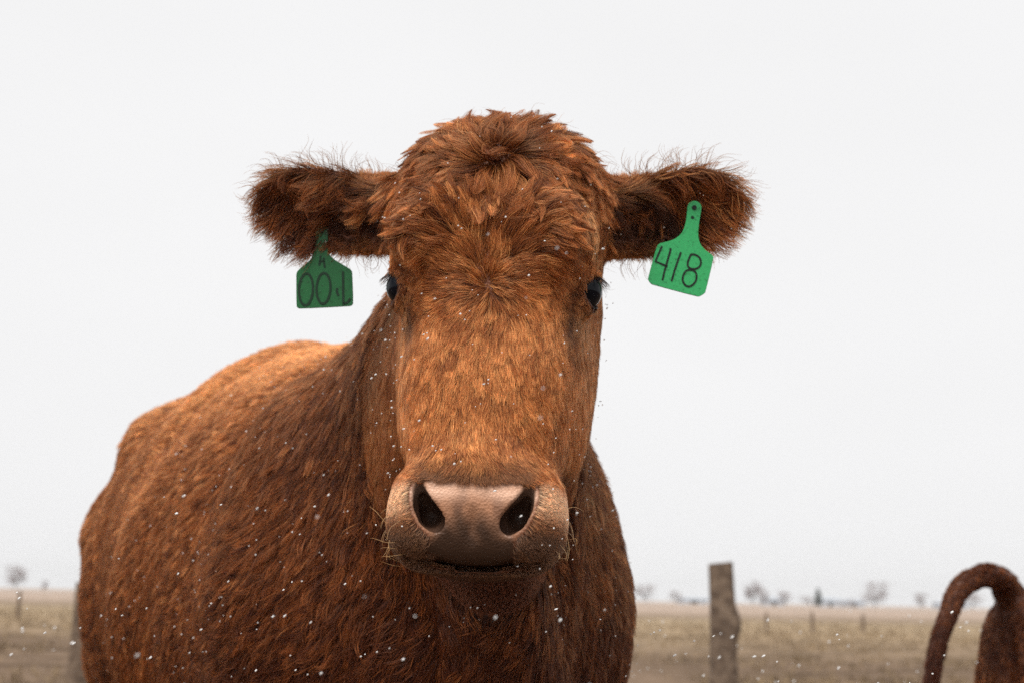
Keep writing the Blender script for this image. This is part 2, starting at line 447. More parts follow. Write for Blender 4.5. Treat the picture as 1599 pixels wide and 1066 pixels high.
def curves_obj(name, pts, rad, col, parent, material, tip=.25):
    n, k, _ = pts.shape
    cd = bpy.data.hair_curves.new(name)
    cd.add_curves([k] * n)
    cd.attributes['position'].data.foreach_set('vector', np.ascontiguousarray(pts, np.float32).ravel())
    r = cd.attributes.new('radius', 'FLOAT', 'POINT')
    taper = 1 - (1 - tip) * np.linspace(0, 1, k) ** 1.6
    r.data.foreach_set('value', (rad[:, None] * taper[None]).astype(np.float32).ravel())
    a = cd.attributes.new('col', 'FLOAT_COLOR', 'CURVE')
    c = np.ones((n, 4), np.float32); c[:, :3] = np.clip(col, .001, .95)
    a.data.foreach_set('color', c.ravel())
    cd.materials.append(material)
    o = bpy.data.objects.new(name, cd); C.objects.link(o); o.parent = parent
    o['kind'] = 'stuff'
    return o
DARK, MID, LITE = np.array((.034, .0090, .0042)), np.array((.205, .060, .0155)), np.array((.62, .290, .098))
def shade(u):
    u = np.clip(u, 0, 1)[:, None]
    return np.where(u < .5, DARK + (MID - DARK) * u * 2, MID + (LITE - MID) * (u - .5) * 2)
CAMP = np.array((0, 0, CAM_H))
def view_density(P, N):
    d = P - CAMP; r = np.linalg.norm(d, axis=1)
    fc = -(d * N).sum(1) / r
    return (.12 + .88 * ss(-.35, .05, fc)) / r ** 2

# --- head
def head_zone(q): return np.sqrt(((q - np.array([0, .055, -.1])) ** 2 / np.array([.30, .32, .26]) ** 2).sum(1)) < 1
def ear_coords(q, sg):
    c, al, up, fc = ear_frame(sg); p = q - c
    a, b, d = p @ al / EAR_S[sg], p @ up, p @ fc
    return a, b, d, poly_sdf(np.stack([a, b], 1), EAR_POLY)
def bare(q):
    """1 where the skin has no hair: nose pad, nostrils, lips, eyelids"""
    x, v, wq = np.abs(q[:, 0]), q[:, 1], q[:, 2]
    wid = np.interp(v, [.195, .203, .215, .235, .250, .265, .278, .286], [.0, .050, .062, .058, .050, .050, .046, .020]) + .006 * noise3(q, 260, 95)
    nose = (1 - ss(-.004, .004, x - wid)) * ss(.196, .206, v + .003 * noise3(q, 300, 96)) * (wq > -.05) * (v < .286)
    d = np.sqrt(((np.stack([x, v, wq], 1) - EYES[1]) ** 2).sum(1))
    n1 = chain(np.stack([x, v, wq], 1), [(p_, r_ + .003) for p_, r_ in NOSTRIL], .01)
    return np.clip(np.maximum.reduce([nose, 1 - ss(.0268, .0295, d), 1 - ss(-.001, .002, n1)]), 0, 1)
def head_flow(q, N):
    x, v, wq = q[:, 0], q[:, 1], q[:, 2]; ax_ = np.abs(x); sg = np.sign(x)
    pv = np.stack([x, v], 1)
    def radial(c, spin=0.):
        d = pv - np.array(c); r = np.linalg.norm(d, axis=1) + 1e-6; d = d / r[:, None]
        return d + spin * np.stack([-d[:, 1], d[:, 0]], 1), r
    d1, r1 = radial((.002, -.172), .25); d0, r0 = radial((0., 0.), .15)
    meet = -.092 + .010 * noise3(q, 40, 3)
    up_ = 1 - ss(meet - .012, meet + .012, v)
    d = d1 * up_[:, None] + d0 * (1 - up_)[:, None]
    # hair sweeps sideways where the two whorls meet
    band = np.exp(-((v - meet) / .03) ** 2)
    d = d + np.stack([sg * 1.1 * band * ss(.004, .02, ax_) * (1 - ss(.06, .10, ax_)), 0 * x], 1)
    # below the whorl it lies down the bridge and fans out above the nose
    dn = ss(.005, .05, v)
    fan = ss(.12, .20, v)
    dd = np.stack([x * (2.0 + 12 * fan), np.ones_like(x)], 1)
    d = d * (1 - dn)[:, None] + dd * dn[:, None]
    F = np.stack([d[:, 0], d[:, 1], np.zeros_like(x)], 1)
    lat = ss(.040, .085, ax_) * (1 - ss(-.01, .03, v)) * .85
    F = F * (1 - lat)[:, None] + np.stack([sg * .40, .85 + 0 * x, 0 * x], 1) * lat[:, None]
    side = ss(.075, .112, ax_) * ss(-.015, -.06, wq)
    F = F * (1 - side)[:, None] + np.stack([sg * .1, .9 + 0 * x, -.35 + 0 * x], 1) * side[:, None]
    # muzzle: hair runs out and down round the nose
    mz = ss(.185, .215, v)
    M = np.stack([x * 12, (v - .20) * 9 + .15, -.25 + 0 * x], 1)
    F = F * (1 - mz)[:, None] + M * mz[:, None]
    return F + .28 * np.stack([noise3(q, 38, 21), noise3(q, 38, 22), 0 * x], 1)
V_h = to_head(V)
hmask_v = head_zone(V_h)
n_bare = bare(V_h) * hmask_v
def head_density(P, N):
    q = to_head(P.copy()); h = head_zone(q)
    return view_density(P, N) * h * (1 - bare(q)) * (1 + 1.6 * ss(.185, .205, q[:, 1])) + 1e-9 * h
NH = 330000
P, Nn = scatter(V, N, Q, NH, head_density)
q = to_head(P.copy()); x, v, wq = q[:, 0], q[:, 1], q[:, 2]
F = unit(head_flow(q, Nn))
ear = np.zeros(NH, bool); F2 = F.copy(); earL = np.zeros(NH); ear_in = np.zeros(NH)
for sg in (-1, 1):
    a, b, d, pl = ear_coords(q, sg)
    c, al, up, fc = ear_frame(sg)
    e = (a > .005) & (pl < .03) & (np.abs(d) < .07)
    h = 1e-3
    gx = (poly_sdf(np.stack([a + h, b], 1), EAR_POLY) - pl) / h; gy = (poly_sdf(np.stack([a, b + h], 1), EAR_POLY) - pl) / h
    rim = ss(-.022, -.004, pl)
    fr = (Nn @ MH) @ fc
    inner = ss(0, .4, fr) * (1 - rim)
    G = gx[:, None] * al + gy[:, None] * up
    IN = al * .7 - up * (.55 - .9 * ss(.02, -.04, b))[:, None]
    OUT = al * 1.0
    f = np.where(inner[:, None] > .3, IN, OUT) * (1 - rim)[:, None] + (G + .5 * al) * rim[:, None]
    F2[e] = unit(f[e]); ear |= e
    near_head = 1 - ss(.03, .10, a)
    earL[e] = np.where(inner[e] > .3, .012 + .036 * near_head[e] * ss(-.02, .02, b[e]), .013) + .007 * rim[e] * rng.random(e.sum())
    ear_in[e] = inner[e]
F = F2
shag = ss(-.01, -.075, v) * (1 - ear) * (1 - .55 * ss(.085, .115, np.abs(x)))
ridge = np.exp(-((np.abs(x) - (.104 + .44 * (v + .11))) / .010) ** 2) * ss(-.165, -.145, v) * (1 - ss(-.075, -.060, v)) * (1 - ear)
L = (.026 + .026 * shag) * (1 - .6 * ridge)
L = L + .008 * ss(.08, .11, np.abs(x)) * ss(.0, .05, v)
mz = ss(.178, .212, v)
L = L * (1 - mz) + (.0115 - .0060 * ss(.255, .28, v)) * mz
dE = np.sqrt(((np.stack([np.abs(x), v, wq], 1) - EYES[1]) ** 2).sum(1))
L *= .38 + .62 * ss(.029, .062, dE)
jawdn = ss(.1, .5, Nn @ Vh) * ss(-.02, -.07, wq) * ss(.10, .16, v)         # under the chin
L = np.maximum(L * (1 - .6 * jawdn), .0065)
rw = np.minimum(np.hypot(x - .002, v + .172), np.hypot(x, v)); whorl = (1 - ss(.006, .022, rw)) * (1 - ear)
L = np.where(ear, earL, L) * rng.uniform(.65, 1.2, NH)
lift = R(11) + R(13) * shag + R(18) * mz + R(40) * whorl + np.where(ear, R(8), 0) + rng.normal(0, .10, NH)
T3 = unit(F @ MH.T)
wave = .07 + .07 * shag
pts, near = grow(P, Nn, T3, L, np.clip(lift, .05, 1.2), 64, .38 + .54 * shag - .15 * mz, wave, pjit=.24, k=7)
for j in (3, 6):          # strands that would dive into a hollow of the skin are laid over it
    fd = np.maximum(.0025 * j / 6 - cow_sdf(pts[:, j]), 0)
    pts += (Nn * np.minimum(fd, .02)[:, None])[:, None] * (np.linspace(0, 6, 7) / j).clip(0, 1.3)[None, :, None]
cl_rand = rng.normal(0, 1, NH)[near]
u = .48 + (.08 + .06 * shag) * cl_rand + rng.normal(0, .16, NH) + .06 * noise3(q * np.array([1, .35, 1]), 120, 91)
u += .10 * np.exp(-((v - .09) / .06) ** 2) - .10 * shag
# pale skin ridges at the temples and below the eyes, pale rim round the muzzle, darker lower lip
col = shade(u)
def toward(col, c, w_): return col + (np.array(c) - col) * np.clip(w_, 0, 1)[:, None]
ax_ = np.abs(x)
col = toward(col, (.50, .27, .11), ridge * .6)
under = np.exp(-(((ax_ - .108) / .010) ** 2 + ((v - .018) / .012) ** 2))
col = toward(col, (.36, .19, .085), under * .6)
tear = np.exp(-(((ax_ - .090) / .010) ** 2 + ((v - .022) / .018) ** 2))
col = toward(col, (.035, .02, .015), tear * .8)
mzr = ss(.19, .215, v) * ss(.055, .072, ax_)
col = toward(col, (.42, .28, .175), mzr * (1 - ss(.225, .250, v)) * .8)
col = toward(col, (.060, .036, .024), ss(.228, .258, v) * .85)
top = ss(.180, .192, v) * (1 - ss(.205, .22, v)) * (1 - ss(.05, .06, ax_))
top = np.maximum(top, .6 * ss(.160, .185, v) * (1 - ss(.205, .22, v)) * (1 - ss(.05, .065, ax_)))
col = toward(col, (.085, .036, .017), top * .85)
col = toward(col, (.022, .0075, .0045), ear * (.25 + .7 * ear_in))  # dark ear hair, with the shade of the hollow added to its colour
col = toward(col, (.030, .012, .007), jawdn * .8)  # shade under the chin worked into the hair colour
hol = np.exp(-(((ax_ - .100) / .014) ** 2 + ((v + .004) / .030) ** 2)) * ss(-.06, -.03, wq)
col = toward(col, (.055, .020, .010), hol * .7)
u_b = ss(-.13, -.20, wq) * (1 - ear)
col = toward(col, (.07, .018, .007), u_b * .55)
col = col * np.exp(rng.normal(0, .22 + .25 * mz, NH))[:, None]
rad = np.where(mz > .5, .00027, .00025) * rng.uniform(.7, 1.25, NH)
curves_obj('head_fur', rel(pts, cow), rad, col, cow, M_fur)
# long loose hairs along the rims of the ears
for sg in (-1, 1):
    c, al, up, fc = ear_frame(sg)
    n = 420
    poly = np.array(EAR_POLY + EAR_POLY[:1]); seg = np.linalg.norm(np.diff(poly, axis=0), axis=1); cum = np.append(0, np.cumsum(seg))
    sN = rng.uniform(0, cum[-1], n); pa = np.interp(sN, cum, poly[:, 0]); pb = np.interp(sN, cum, poly[:, 1])
    ok = pa > .02; pa, pb = pa[ok], pb[ok]; n = len(pa)
    cup = .030 * (1 - (pb / .08) ** 2) * ss(-.02, .05, pa) * (1 - ss(.10, .20, pa) * .6)
    Pq = c + pa[:, None] * al * EAR_S[sg] + pb[:, None] * up - cup[:, None] * fc
    cen = c + .09 * al
    Dq = unit(Pq - cen + al * .04 + rng.normal(0, .025, (n, 3)))
    PW, DW = from_head(Pq), unit(Dq @ MH.T)
    NW = unit(fc @ MH.T)[None] * np.ones((n, 1))
    Lh = rng.uniform(.022, .05, n)
    pt, nr = grow(PW - DW * .006, NW, DW, Lh, rng.normal(.1, .3, n), 4, .5, np.full(n, .25), k=7)
    curves_obj('ear_fringe', rel(pt, cow), np.full(n, .00028), shade(rng.uniform(.0, .35, n)), cow, M_fur)

# long locks that hang from the upper rim of each ear over its hollow
for sg in (-1, 1):
    c, al, up, fc = ear_frame(sg)
    n = 900
    pa = rng.uniform(-.01, .095 if sg < 0 else .055, n); pb = np.interp(pa, [-.01, .03, .06, .09], [.036, .041, .050, .057]) - rng.uniform(.004, .030, n)
    cup = .030 * (1 - (pb / .08) ** 2) * ss(-.02, .05, pa) * (1 - ss(.10, .20, pa) * .6)
    Pq = c + pa[:, None] * al * EAR_S[sg] + pb[:, None] * up - cup[:, None] * fc + fc * (.016 if sg < 0 else .006)
    Dq = unit(al * .75 - up * rng.uniform(.2, 1.1, n)[:, None] + fc * .15)
    pt, nr = grow(from_head(Pq), unit(fc @ MH.T)[None] * np.ones((n, 1)), unit(Dq @ MH.T), rng.uniform(.030, .066, n), rng.normal(.55, .15, n), 22, .86, np.full(n, .16), k=8, pjit=.3)
    curves_obj('ear_tuft', rel(pt, cow), np.full(n, .00026), shade(.30 + .16 * rng.normal(0, 1, n)[nr] + rng.normal(0, .1, n)), cow, M_fur)

# stray hairs standing off the poll and the brow
def poll_density(P, N):
    q = to_head(P.copy())
    return head_zone(q) * ss(-.05, -.12, q[:, 1]) * (np.abs(q[:, 0]) < .13) * (N[:, 2] > .1)
n = 420
P, Nn = scatter(V, N, Q, n, poll_density)
pt, nr = grow(P, Nn, unit(rng.normal(size=(n, 3)) * .5 + np.sign(P[:, :1] - HEAD_O[0]) * Xh + np.array([0, 0, .3])), rng.uniform(.035, .075, n), rng.uniform(.5, 1.2, n), 5, .6, np.full(n, .28), k=8, pjit=.4)
curves_obj('stray_hair', rel(pt, cow), np.full(n, .00022), shade(rng.uniform(.05, .45, n)), cow, M_fur)

# whiskers on the muzzle and lashes over the eyes
def whisker_density(P, N):
    q = to_head(P.copy())
    return head_zone(q) * ss(.215, .23, q[:, 1]) * ss(.062, .078, np.abs(q[:, 0])) * (q[:, 2] > -.09) + 1e-12
n = 44
P, Nn = scatter(V, N, Q, n, whisker_density)
pt, nr = grow(P, Nn, unit(np.sign(P[:, :1] - HEAD_O[0]) * Xh + Vh * rng.uniform(-.1, .9, (n, 1)) + rng.normal(0, .15, (n, 3))), rng.uniform(.018, .050, n), rng.uniform(.3, .9, n), 70, .0, np.full(n, .12), k=8)
curves_obj('whisker', rel(pt, cow), np.full(n, .00022), np.tile((.42, .24, .10), (n, 1)), cow, M_fur)
for e in EYES:
    n = 46; sg = np.sign(e[0]); an = rng.uniform(-1.0, 1.0, n)
    D = np.stack([sg * (.75 + .1 * rng.random(n)), -.62 + .1 * np.abs(an), .25 + .75 * an], 1); D = unit(D)
    Pl = from_head(e + D * (EYE_R + .004))
    pt, nr = grow(Pl, unit(D @ MH.T), unit(np.stack([sg * .8 + 0 * an, .5 + 0 * an, .5 * an], 1) @ MH.T), rng.uniform(.010, .018, n), np.full(n, .35), 46, .0, np.full(n, .05))
    curves_obj('eyelashes', rel(pt, cow), np.full(n, .00022), np.tile((.02, .010, .008), (n, 1)), cow, M_fur)

# --- neck, trunk and legs
def body_density(P, N):
    q = to_head(P.copy())
    return view_density(P, N) * (1 - head_zone(q)) * np.where(P[:, 2] < .55, .15, 1)
NBODY = 400000
P, Nn = scatter(V, N, Q, NBODY, body_density)
b = to_body(P)
s_, t_, z_ = b[:, 0], b[:, 1], b[:, 2]
back = ss(.1, .5, s_)
Fb = np.stack([.25 + .75 * back, .25 * np.sign(t_) * (1 - back), -.75 + .1 * back], 1)
Fb += .45 * np.stack([noise3(b, 9, 31), noise3(b, 9, 32), noise3(b, 9, 33)], 1)
TB = unit(Fb @ MB.T)
L = .032 + .014 * (1 - back) - .018 * ss(.62, .45, z_) * 1
L = np.maximum(L, .010) * rng.uniform(.6, 1.2, NBODY)
lift = np.clip(R(20) + rng.normal(0, .14, NBODY), .05, 1.2)
pts, near = grow(P, Nn, TB, L, lift, 13, .50 + .14 * (1 - back), np.full(NBODY, .12), pjit=.26)
cl_rand = rng.normal(0, 1, NBODY)[near]
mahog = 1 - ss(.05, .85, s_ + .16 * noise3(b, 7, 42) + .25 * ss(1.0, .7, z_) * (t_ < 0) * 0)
u = .42 + .13 * cl_rand + rng.normal(0, .13, NBODY) + .13 * noise3(b, 6, 41) + .07 * noise3(b, 22, 43) - .22 * mahog + .30 * ss(1.15, 1.36, z_) * ss(.38, .62, s_) - .18 * ss(1.0, .75, z_)  # mahogany neck is pigment; brisket and low-body shade put into the colour
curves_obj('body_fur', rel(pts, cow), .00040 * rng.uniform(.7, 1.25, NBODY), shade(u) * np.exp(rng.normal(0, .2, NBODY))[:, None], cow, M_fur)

# --- skin colour under the fur and on the nose
x, v, wq = V_h[:, 0], V_h[:, 1], V_h[:, 2]; ax_ = np.abs(x)
sk = np.tile((.16, .055, .025), (len(V), 1))
pk = np.tile((.40, .195, .110), (len(V), 1)) * (1 + .22 * noise3(V_h, 260, 51)[:, None])
pk = toward(pk, (.17, .085, .055), ss(.0, .9, noise3(V_h, 190, 52)) * .6)
pk = toward(pk, (.17, .10, .075), (1 - ss(.203, .212, v + .004 * noise3(V_h, 150, 55))) * .8)
pk = toward(pk, (.74, .46, .33), np.exp(-((v - .2165 - .5 * ax_ * .1) / .0075) ** 2) * (.6 + .4 * ss(.01, .03, ax_)) * .9)  # pink skin strip with its wet sunlit highlight painted in
low = ss(.232, .262, v + .012 * noise3(V_h, 90, 53) + .006 * noise3(V_h, 240, 54)) * (1 - ss(.014, .040, ax_ - .9 * np.maximum(v - .240, 0)))
pk = toward(pk, (.042, .022, .014), np.maximum(low, ss(.256, .270, v + .006 * noise3(V_h, 120, 56))) * .95)
n1 = chain(np.stack([ax_, v, wq], 1), NOSTRIL, .01)
pk = toward(pk, (.014, .008, .007), (1 - ss(-.001, .003, n1)))
dE = np.sqrt(((np.stack([ax_, v, wq], 1) - EYES[1]) ** 2).sum(1))
lid = (dE < .038)
pk = np.where(lid[:, None], np.where((dE < .0277)[:, None], (.022, .012, .010), (.055, .024, .016)), pk)
pink = np.exp(-(((ax_ - .092) / .006) ** 2 + ((v - .006) / .009) ** 2)) * (wq > -.09)
pk = toward(pk, (.30, .15, .11), pink * .8)
sk = sk * (1 - n_bare[:, None]) + pk * n_bare[:, None]
a = body.data.attributes['skin']; c4 = np.ones((len(V), 4), np.float32); c4[:, :3] = np.clip(sk, .005, .9); a.data.foreach_set('color', c4.ravel())

# ------------------------------------------------------------------ ear tags
def plastic(name, c):
    m, t = mat(name)
    tcn = nd(t, 'ShaderNodeTexCoord'); n = nd(t, 'ShaderNodeTexNoise'); n.inputs['Scale'].default_value = 240; n.inputs['Detail'].default_value = 4
    t.links.new(tcn.outputs['Object'], n.inputs[0])
    mr = nd(t, 'ShaderNodeMapRange'); mr.inputs[1].default_value = .56; mr.inputs[2].default_value = .74; mr.inputs[4].default_value = .75; t.links.new(n.outputs[0], mr.inputs[0])
    mx = nd(t, 'ShaderNodeMix', data_type='RGBA'); mx.inputs[6].default_value = (*c, 1); mx.inputs[7].default_value = (c[0] * .25, c[1] * .3, c[2] * .25, 1)
    t.links.new(mr.outputs[0], mx.inputs[0])
    b = nd(t, 'ShaderNodeBsdfPrincipled'); b.inputs['Roughness'].default_value = .38; t.links.new(mx.outputs[2], b.inputs['Base Color'])
    tr = nd(t, 'ShaderNodeBsdfTranslucent'); t.links.new(mx.outputs[2], tr.inputs[0])
    ms = nd(t, 'ShaderNodeMixShader'); ms.inputs[0].default_value = .25
    o = nd(t, 'ShaderNodeOutputMaterial'); t.links.new(b.outputs[0], ms.inputs[1]); t.links.new(tr.outputs[0], ms.inputs[2]); t.links.new(ms.outputs[0], o.inputs[0])
    return m
def smooth_poly(pts, it=2):
    p = np.array(pts, float)
    for _ in range(it):
        nx_ = np.roll(p, -1, 0); p = np.stack([.75 * p + .25 * nx_, .25 * p + .75 * nx_], 1).reshape(-1, 2)
    return p
def prism(name, outline, z0, z1, m, parent, bev=0.):
    bm = bmesh.new()
    a = [bm.verts.new((x, y, z0)) for x, y in outline]
    f = bm.faces.new(a)
    r = bmesh.ops.extrude_face_region(bm, geom=[f])
    for v in r['geom']:
        if isinstance(v, bmesh.types.BMVert): v.co.z = z1
    bmesh.ops.recalc_face_normals(bm, faces=bm.faces)
    if bev:
        bmesh.ops.bevel(bm, geom=[e for e in bm.edges if e.calc_face_angle(0) > .9], offset=bev, segments=2, affect='EDGES')
    me = bpy.data.meshes.new(name); bm.to_mesh(me); bm.free(); me.materials.append(m)
    o = bpy.data.objects.new(name, me); C.objects.link(o); o.parent = parent
    return o
def stroke(bm, pts, wd, z0, z1, closed=False):
    p = np.array(pts, float); n = len(p)
    tn = unit((np.roll(p, -1, 0) - np.roll(p, 1, 0)) if closed else np.gradient(p, axis=0))
    nr = np.stack([-tn[:, 1], tn[:, 0]], 1) * wd / 2
    if not closed: p[0] -= tn[0] * wd * .3; p[-1] += tn[-1] * wd * .3
    ring = [[bm.verts.new((*(p[i] + sgn * nr[i]), zz)) for sgn, zz in ((-1, z0), (1, z0), (1, z1), (-1, z1))] for i in range(n)]
    for i in range(n if closed else n - 1):
        A, B = ring[i], ring[(i + 1) % n]
        for j in range(4): bm.faces.new((A[j], A[(j + 1) % 4], B[(j + 1) % 4], B[j]))
    if not closed:
        bm.faces.new(ring[0][::-1]); bm.faces.new(ring[-1])
def numeral(strokes, wd, m, parent, name='numeral'):
    bm = bmesh.new()
    for pts, cl in strokes:
        if cl: pts = smooth_poly(pts, 3)
        stroke(bm, pts, wd, .0010, .0016, cl)
    bmesh.ops.recalc_face_normals(bm, faces=bm.faces)
    me = bpy.data.meshes.new(name); bm.to_mesh(me); bm.free(); me.materials.append(m)
    o = bpy.data.objects.new(name, me); C.objects.link(o); o.parent = parent
    return o
def disc(name, r, z0, z1, m, parent, at=(0, 0)):
    t = np.linspace(0, 2 * math.pi, 24, endpoint=False)
    return prism(name, np.stack([at[0] + r * np.cos(t), at[1] + r * np.sin(t)], 1), z0, z1, m, parent, r * .15)
def tag_root(label, sg, a, b, spin, standoff):
    c, al, up, fc = ear_frame(sg)
    cup = .030 * (1 - (b / .08) ** 2) * float(ss(-.02, .05, a)) * (1 - float(ss(.10, .20, a)) * .6)
    p = from_head(c + a * al * EAR_S[sg] + b * up - cup * fc + fc * .004)
    o = empty('ear_tag')
    face = Vector((.06 * sg, -1, -.03)).normalized()
    o.location = Vector(p) + face * standoff
    zx = face; xx = Vector((0, 0, 1)).cross(zx).normalized(); yy = zx.cross(xx)
    o.rotation_euler = (Matrix((xx, yy, zx)).transposed() @ Matrix.Rotation(spin, 3, 'Z')).to_euler()
    return tag(o, label, 'ear tag', None)
M_ink = principled('marker_ink', (.008, .012, .010), .6, .3)
M_faint = principled('faded_ink', (.006, .030, .014), .6, .3)
M_green = plastic('green_plastic', (.045, .52, .17)); M_green2 = plastic('dark_green_plastic', (.014, .16, .045))  # second tag gets a darker green
k = .000196
def zc(pts, o=(605, 408), k=k): return [((x_ - o[0]) * k, -(y_ - o[1]) * k) for x_, y_ in pts]
t418 = tag_root('bright green plastic ear tag marked 418 hanging from the ear', 1, .110, .009, 0, .016)
arc = [(607 + 47 * math.cos(R(g)), 408 - 47 * math.sin(R(g))) for g in range(0, 181, 20)]
outl = zc(arc + [(556, 470), (548, 520), (530, 570), (500, 605), (460, 628), (400, 645), (378, 652), (362, 672), (308, 880), (310, 895), (328, 918), (345, 924), (625, 990), (645, 988), (675, 968), (682, 955), (733, 735), (728, 720), (705, 702), (668, 675), (645, 645), (633, 605), (632, 560), (640, 490)])
prism('plate', smooth_poly(outl, 1), -.0010, .0010, M_green, t418, .0004)
numeral([(zc([(395, 672), (374, 722), (355, 770), (392, 785), (430, 800)]), False), (zc([(453, 685), (440, 735), (425, 790), (412, 840), (401, 888)]), False)], .0023, M_ink, t418)
numeral([(zc([(518, 708), (500, 760), (480, 820), (461, 892)]), False)], .0023, M_ink, t418)
numeral([(zc([(588, 712), (630, 722), (652, 755), (645, 795), (608, 815), (570, 806), (560, 780), (575, 735)]), True), (zc([(560, 818), (605, 818), (625, 850), (615, 900), (575, 932), (540, 915), (528, 880), (540, 840)]), True)], .0023, M_ink, t418)
disc('stud', .0030, -.016, .0028, M_ink, t418)
disc('hole', .0022, .0009, .0013, M_faint, t418, zc([(594, 473)])[0])
t001 = tag_root('dull dark green ear tag with faint 001 half hidden under ear hair', -1, .095, -.022, 0, .004)
O1, K1 = (590, 470), .000194
def z1c(pts): return zc(pts, O1, K1)
arc = [(590 + 42 * math.cos(R(g)), 470 - 42 * math.sin(R(g))) for g in range(0, 181, 20)]
outl = z1c(arc + [(550, 560), (548, 600), (530, 650), (495, 690), (440, 735), (427, 760), (428, 790), (437, 975), (442, 992), (460, 1000), (790, 980), (812, 975), (820, 955), (806, 760), (803, 740), (785, 722), (690, 670), (650, 635), (634, 600), (630, 550)])
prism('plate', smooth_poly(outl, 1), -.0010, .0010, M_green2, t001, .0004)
def oval(cx, cy, rx, ry): return [(cx + rx * math.cos(R(g)), cy + ry * math.sin(R(g))) for g in range(0, 360, 24)]
numeral([(z1c(oval(498, 868, 48, 110)), True)], .0030, M_faint, t001)
numeral([(z1c(oval(616, 860, 48, 106)), True)], .0030, M_faint, t001)
numeral([(z1c([(743, 748), (747, 820), (750, 890), (754, 965)]), False), (z1c([(754, 962), (780, 955), (798, 930)]), False), (z1c([(708, 862), (706, 880), (716, 905)]), False)], .0030, M_faint, t001)
numeral([(z1c([(588, 640), (582, 700)]), False), (z1c([(608, 655), (618, 716)]), False), (z1c([(584, 678), (612, 676)]), False)], .0024, M_faint, t001, 'letter')
disc('stud', .0030, -.016, .0028, M_faint, t001)

# ------------------------------------------------------------------ the calf at the edge of the picture
CALF_A = R(35); CALF_O = np.array([1.405, 4.02, 0.])
Cs = np.array([math.cos(CALF_A), math.sin(CALF_A), 0]); Ct = np.array([-math.sin(CALF_A), math.cos(CALF_A), 0])
MC = np.stack([Cs, Ct, [0, 0, 1.]], 1)
CALF_TAB = [(0, .085, .915, .60), (.05, .150, .945, .52), (.15, .175, .955, .46), (.35, .195, .955, .43), (.7, .205, .945, .40), (.95, .17, .935, .45), (1.08, .11, .88, .52), (1.14, .04, .8, .6)]
CALF_TAIL = [(1.42, 4.06, .955), (1.385, 4.00, .985), (1.332, 3.96, .996), (1.275, 3.94, .978), (1.236, 3.93, .941), (1.209, 3.92, .884), (1.184, 3.92, .822), (1.165, 3.92, .745), (1.156, 3.92, .68), (1.150, 3.92, .58), (1.150, 3.92, .50)]
CALF_TR = [.038, .033, .031, .029, .027, .024, .021, .019, .017, .014, .008]
_t = np.linspace(0, 10, 46); _k = np.arange(11)
CALF_TAIL = np.stack([hermite(_t, _k, np.array(CALF_TAIL)[:, i] + np.array([-.012, 0, -.008])[i]) for i in range(3)], 1); CALF_TR = np.interp(_t, _k, CALF_TR)
def calf_sdf(P):
    b = (P - CALF_O) @ MC
    f = loft(b[:, 0], b[:, 1], b[:, 2], CALF_TAB, n=2.2)
    for sg in (-1, 1):
        hi = chain(b, [((.17, sg * .10, .68), .125), ((.12, sg * .11, .46), .085), ((.04, sg * .11, .31), .042), ((.09, sg * .11, .09), .028), ((.11, sg * .11, .035), .036), ((.12, sg * .11, .035), .034)], .03)
        fr = chain(b, [((.98, sg * .10, .60), .09), ((.99, sg * .10, .40), .05), ((.98, sg * .10, .26), .04), ((.98, sg * .10, .09), .028), ((1.0, sg * .10, .035), .035), ((1.01, sg * .10, .035), .034)], .03)
        f = smin(f, np.minimum(hi, fr), .05)
        f = smin(f, ell(b, (1.30, sg * .12, 1.02), (.03, .08, .035)), .02)
    f = smin(f, chain(b, [((1.0, 0, .80), .14), ((1.26, 0, .98), .09)], .03), .08)
    f = smin(f, chain(b, [((1.28, 0, .99), .085), ((1.42, 0, .92), .07), ((1.54, 0, .84), .05)], .03), .04)
    # hollow between the hind legs below the tail
    f = smax(f, -ell(b, (-.02, 0, .66), (.05, .022, .22)), .03)
    return smin(f, chain(P, list(zip(CALF_TAIL, CALF_TR)), .002), .03)
V2, Q2, N2 = sdf_mesh(calf_sdf, axis((1.10, .010), (1.7, .02), (2.95, None)), axis((3.75, .014), (5.25, None)), axis((-.02, .014), (1.14, None)), band=.09)
calf = empty('calf', (*(CALF_O + Cs * .55)[:2], 0))
tag(calf, 'dark red calf with its tail arched, only its rump inside the picture', 'calf')
cb = mesh_np('body', rel(V2, calf), Q2, calf, M_skin); vcol(cb, 'skin', np.tile((.10, .035, .018), (len(V2), 1)))
def calf_density(P, N): return view_density(P, N) * np.where(((P - CALF_O) @ Cs) < .35, 1, .12)
NC = 90000
P, Nn = scatter(V2, N2, Q2, NC, calf_density)
b = (P - CALF_O) @ MC
tl = np.array(CALF_TAIL); dist = np.linalg.norm(P[:, None] - tl[None], axis=2); ti = dist.argmin(1)
ontail = (P[:, 0] < 1.40) & (dist.min(1) < .065) & ((b[:, 0] < -.0) | (P[:, 2] > .955))
tt = unit(np.gradient(tl, axis=0))[ti]
Fb = np.stack([.25 + 0 * b[:, 0], 0 * b[:, 0], -1 + 0 * b[:, 0]], 1) + .3 * np.stack([noise3(b, 12, 61), noise3(b, 12, 62), noise3(b, 12, 63)], 1)
TB = np.where(ontail[:, None], tt, unit(Fb @ MC.T))
L = np.where(ontail, .020 + .03 * ss(22, 40, ti.astype(float)), .022) * rng.uniform(.6, 1.2, NC)
pts, near = grow(P, Nn, TB, L, np.clip(R(26) + rng.normal(0, .15, NC), .05, 1.2), 25, .5, np.full(NC, .12))
u = .06 + .08 * rng.normal(0, 1, NC)[near] + rng.normal(0, .10, NC) + .10 * noise3(b, 9, 64) + .22 * ss(.75, .6, P[:, 2]) * (~ontail)
u = np.where(ontail, u - .20 * ss(18, 30, ti.astype(float)), u)
curves_obj('fur', rel(pts, calf), .0006 * rng.uniform(.7, 1.25, NC), shade(u), calf, M_fur)

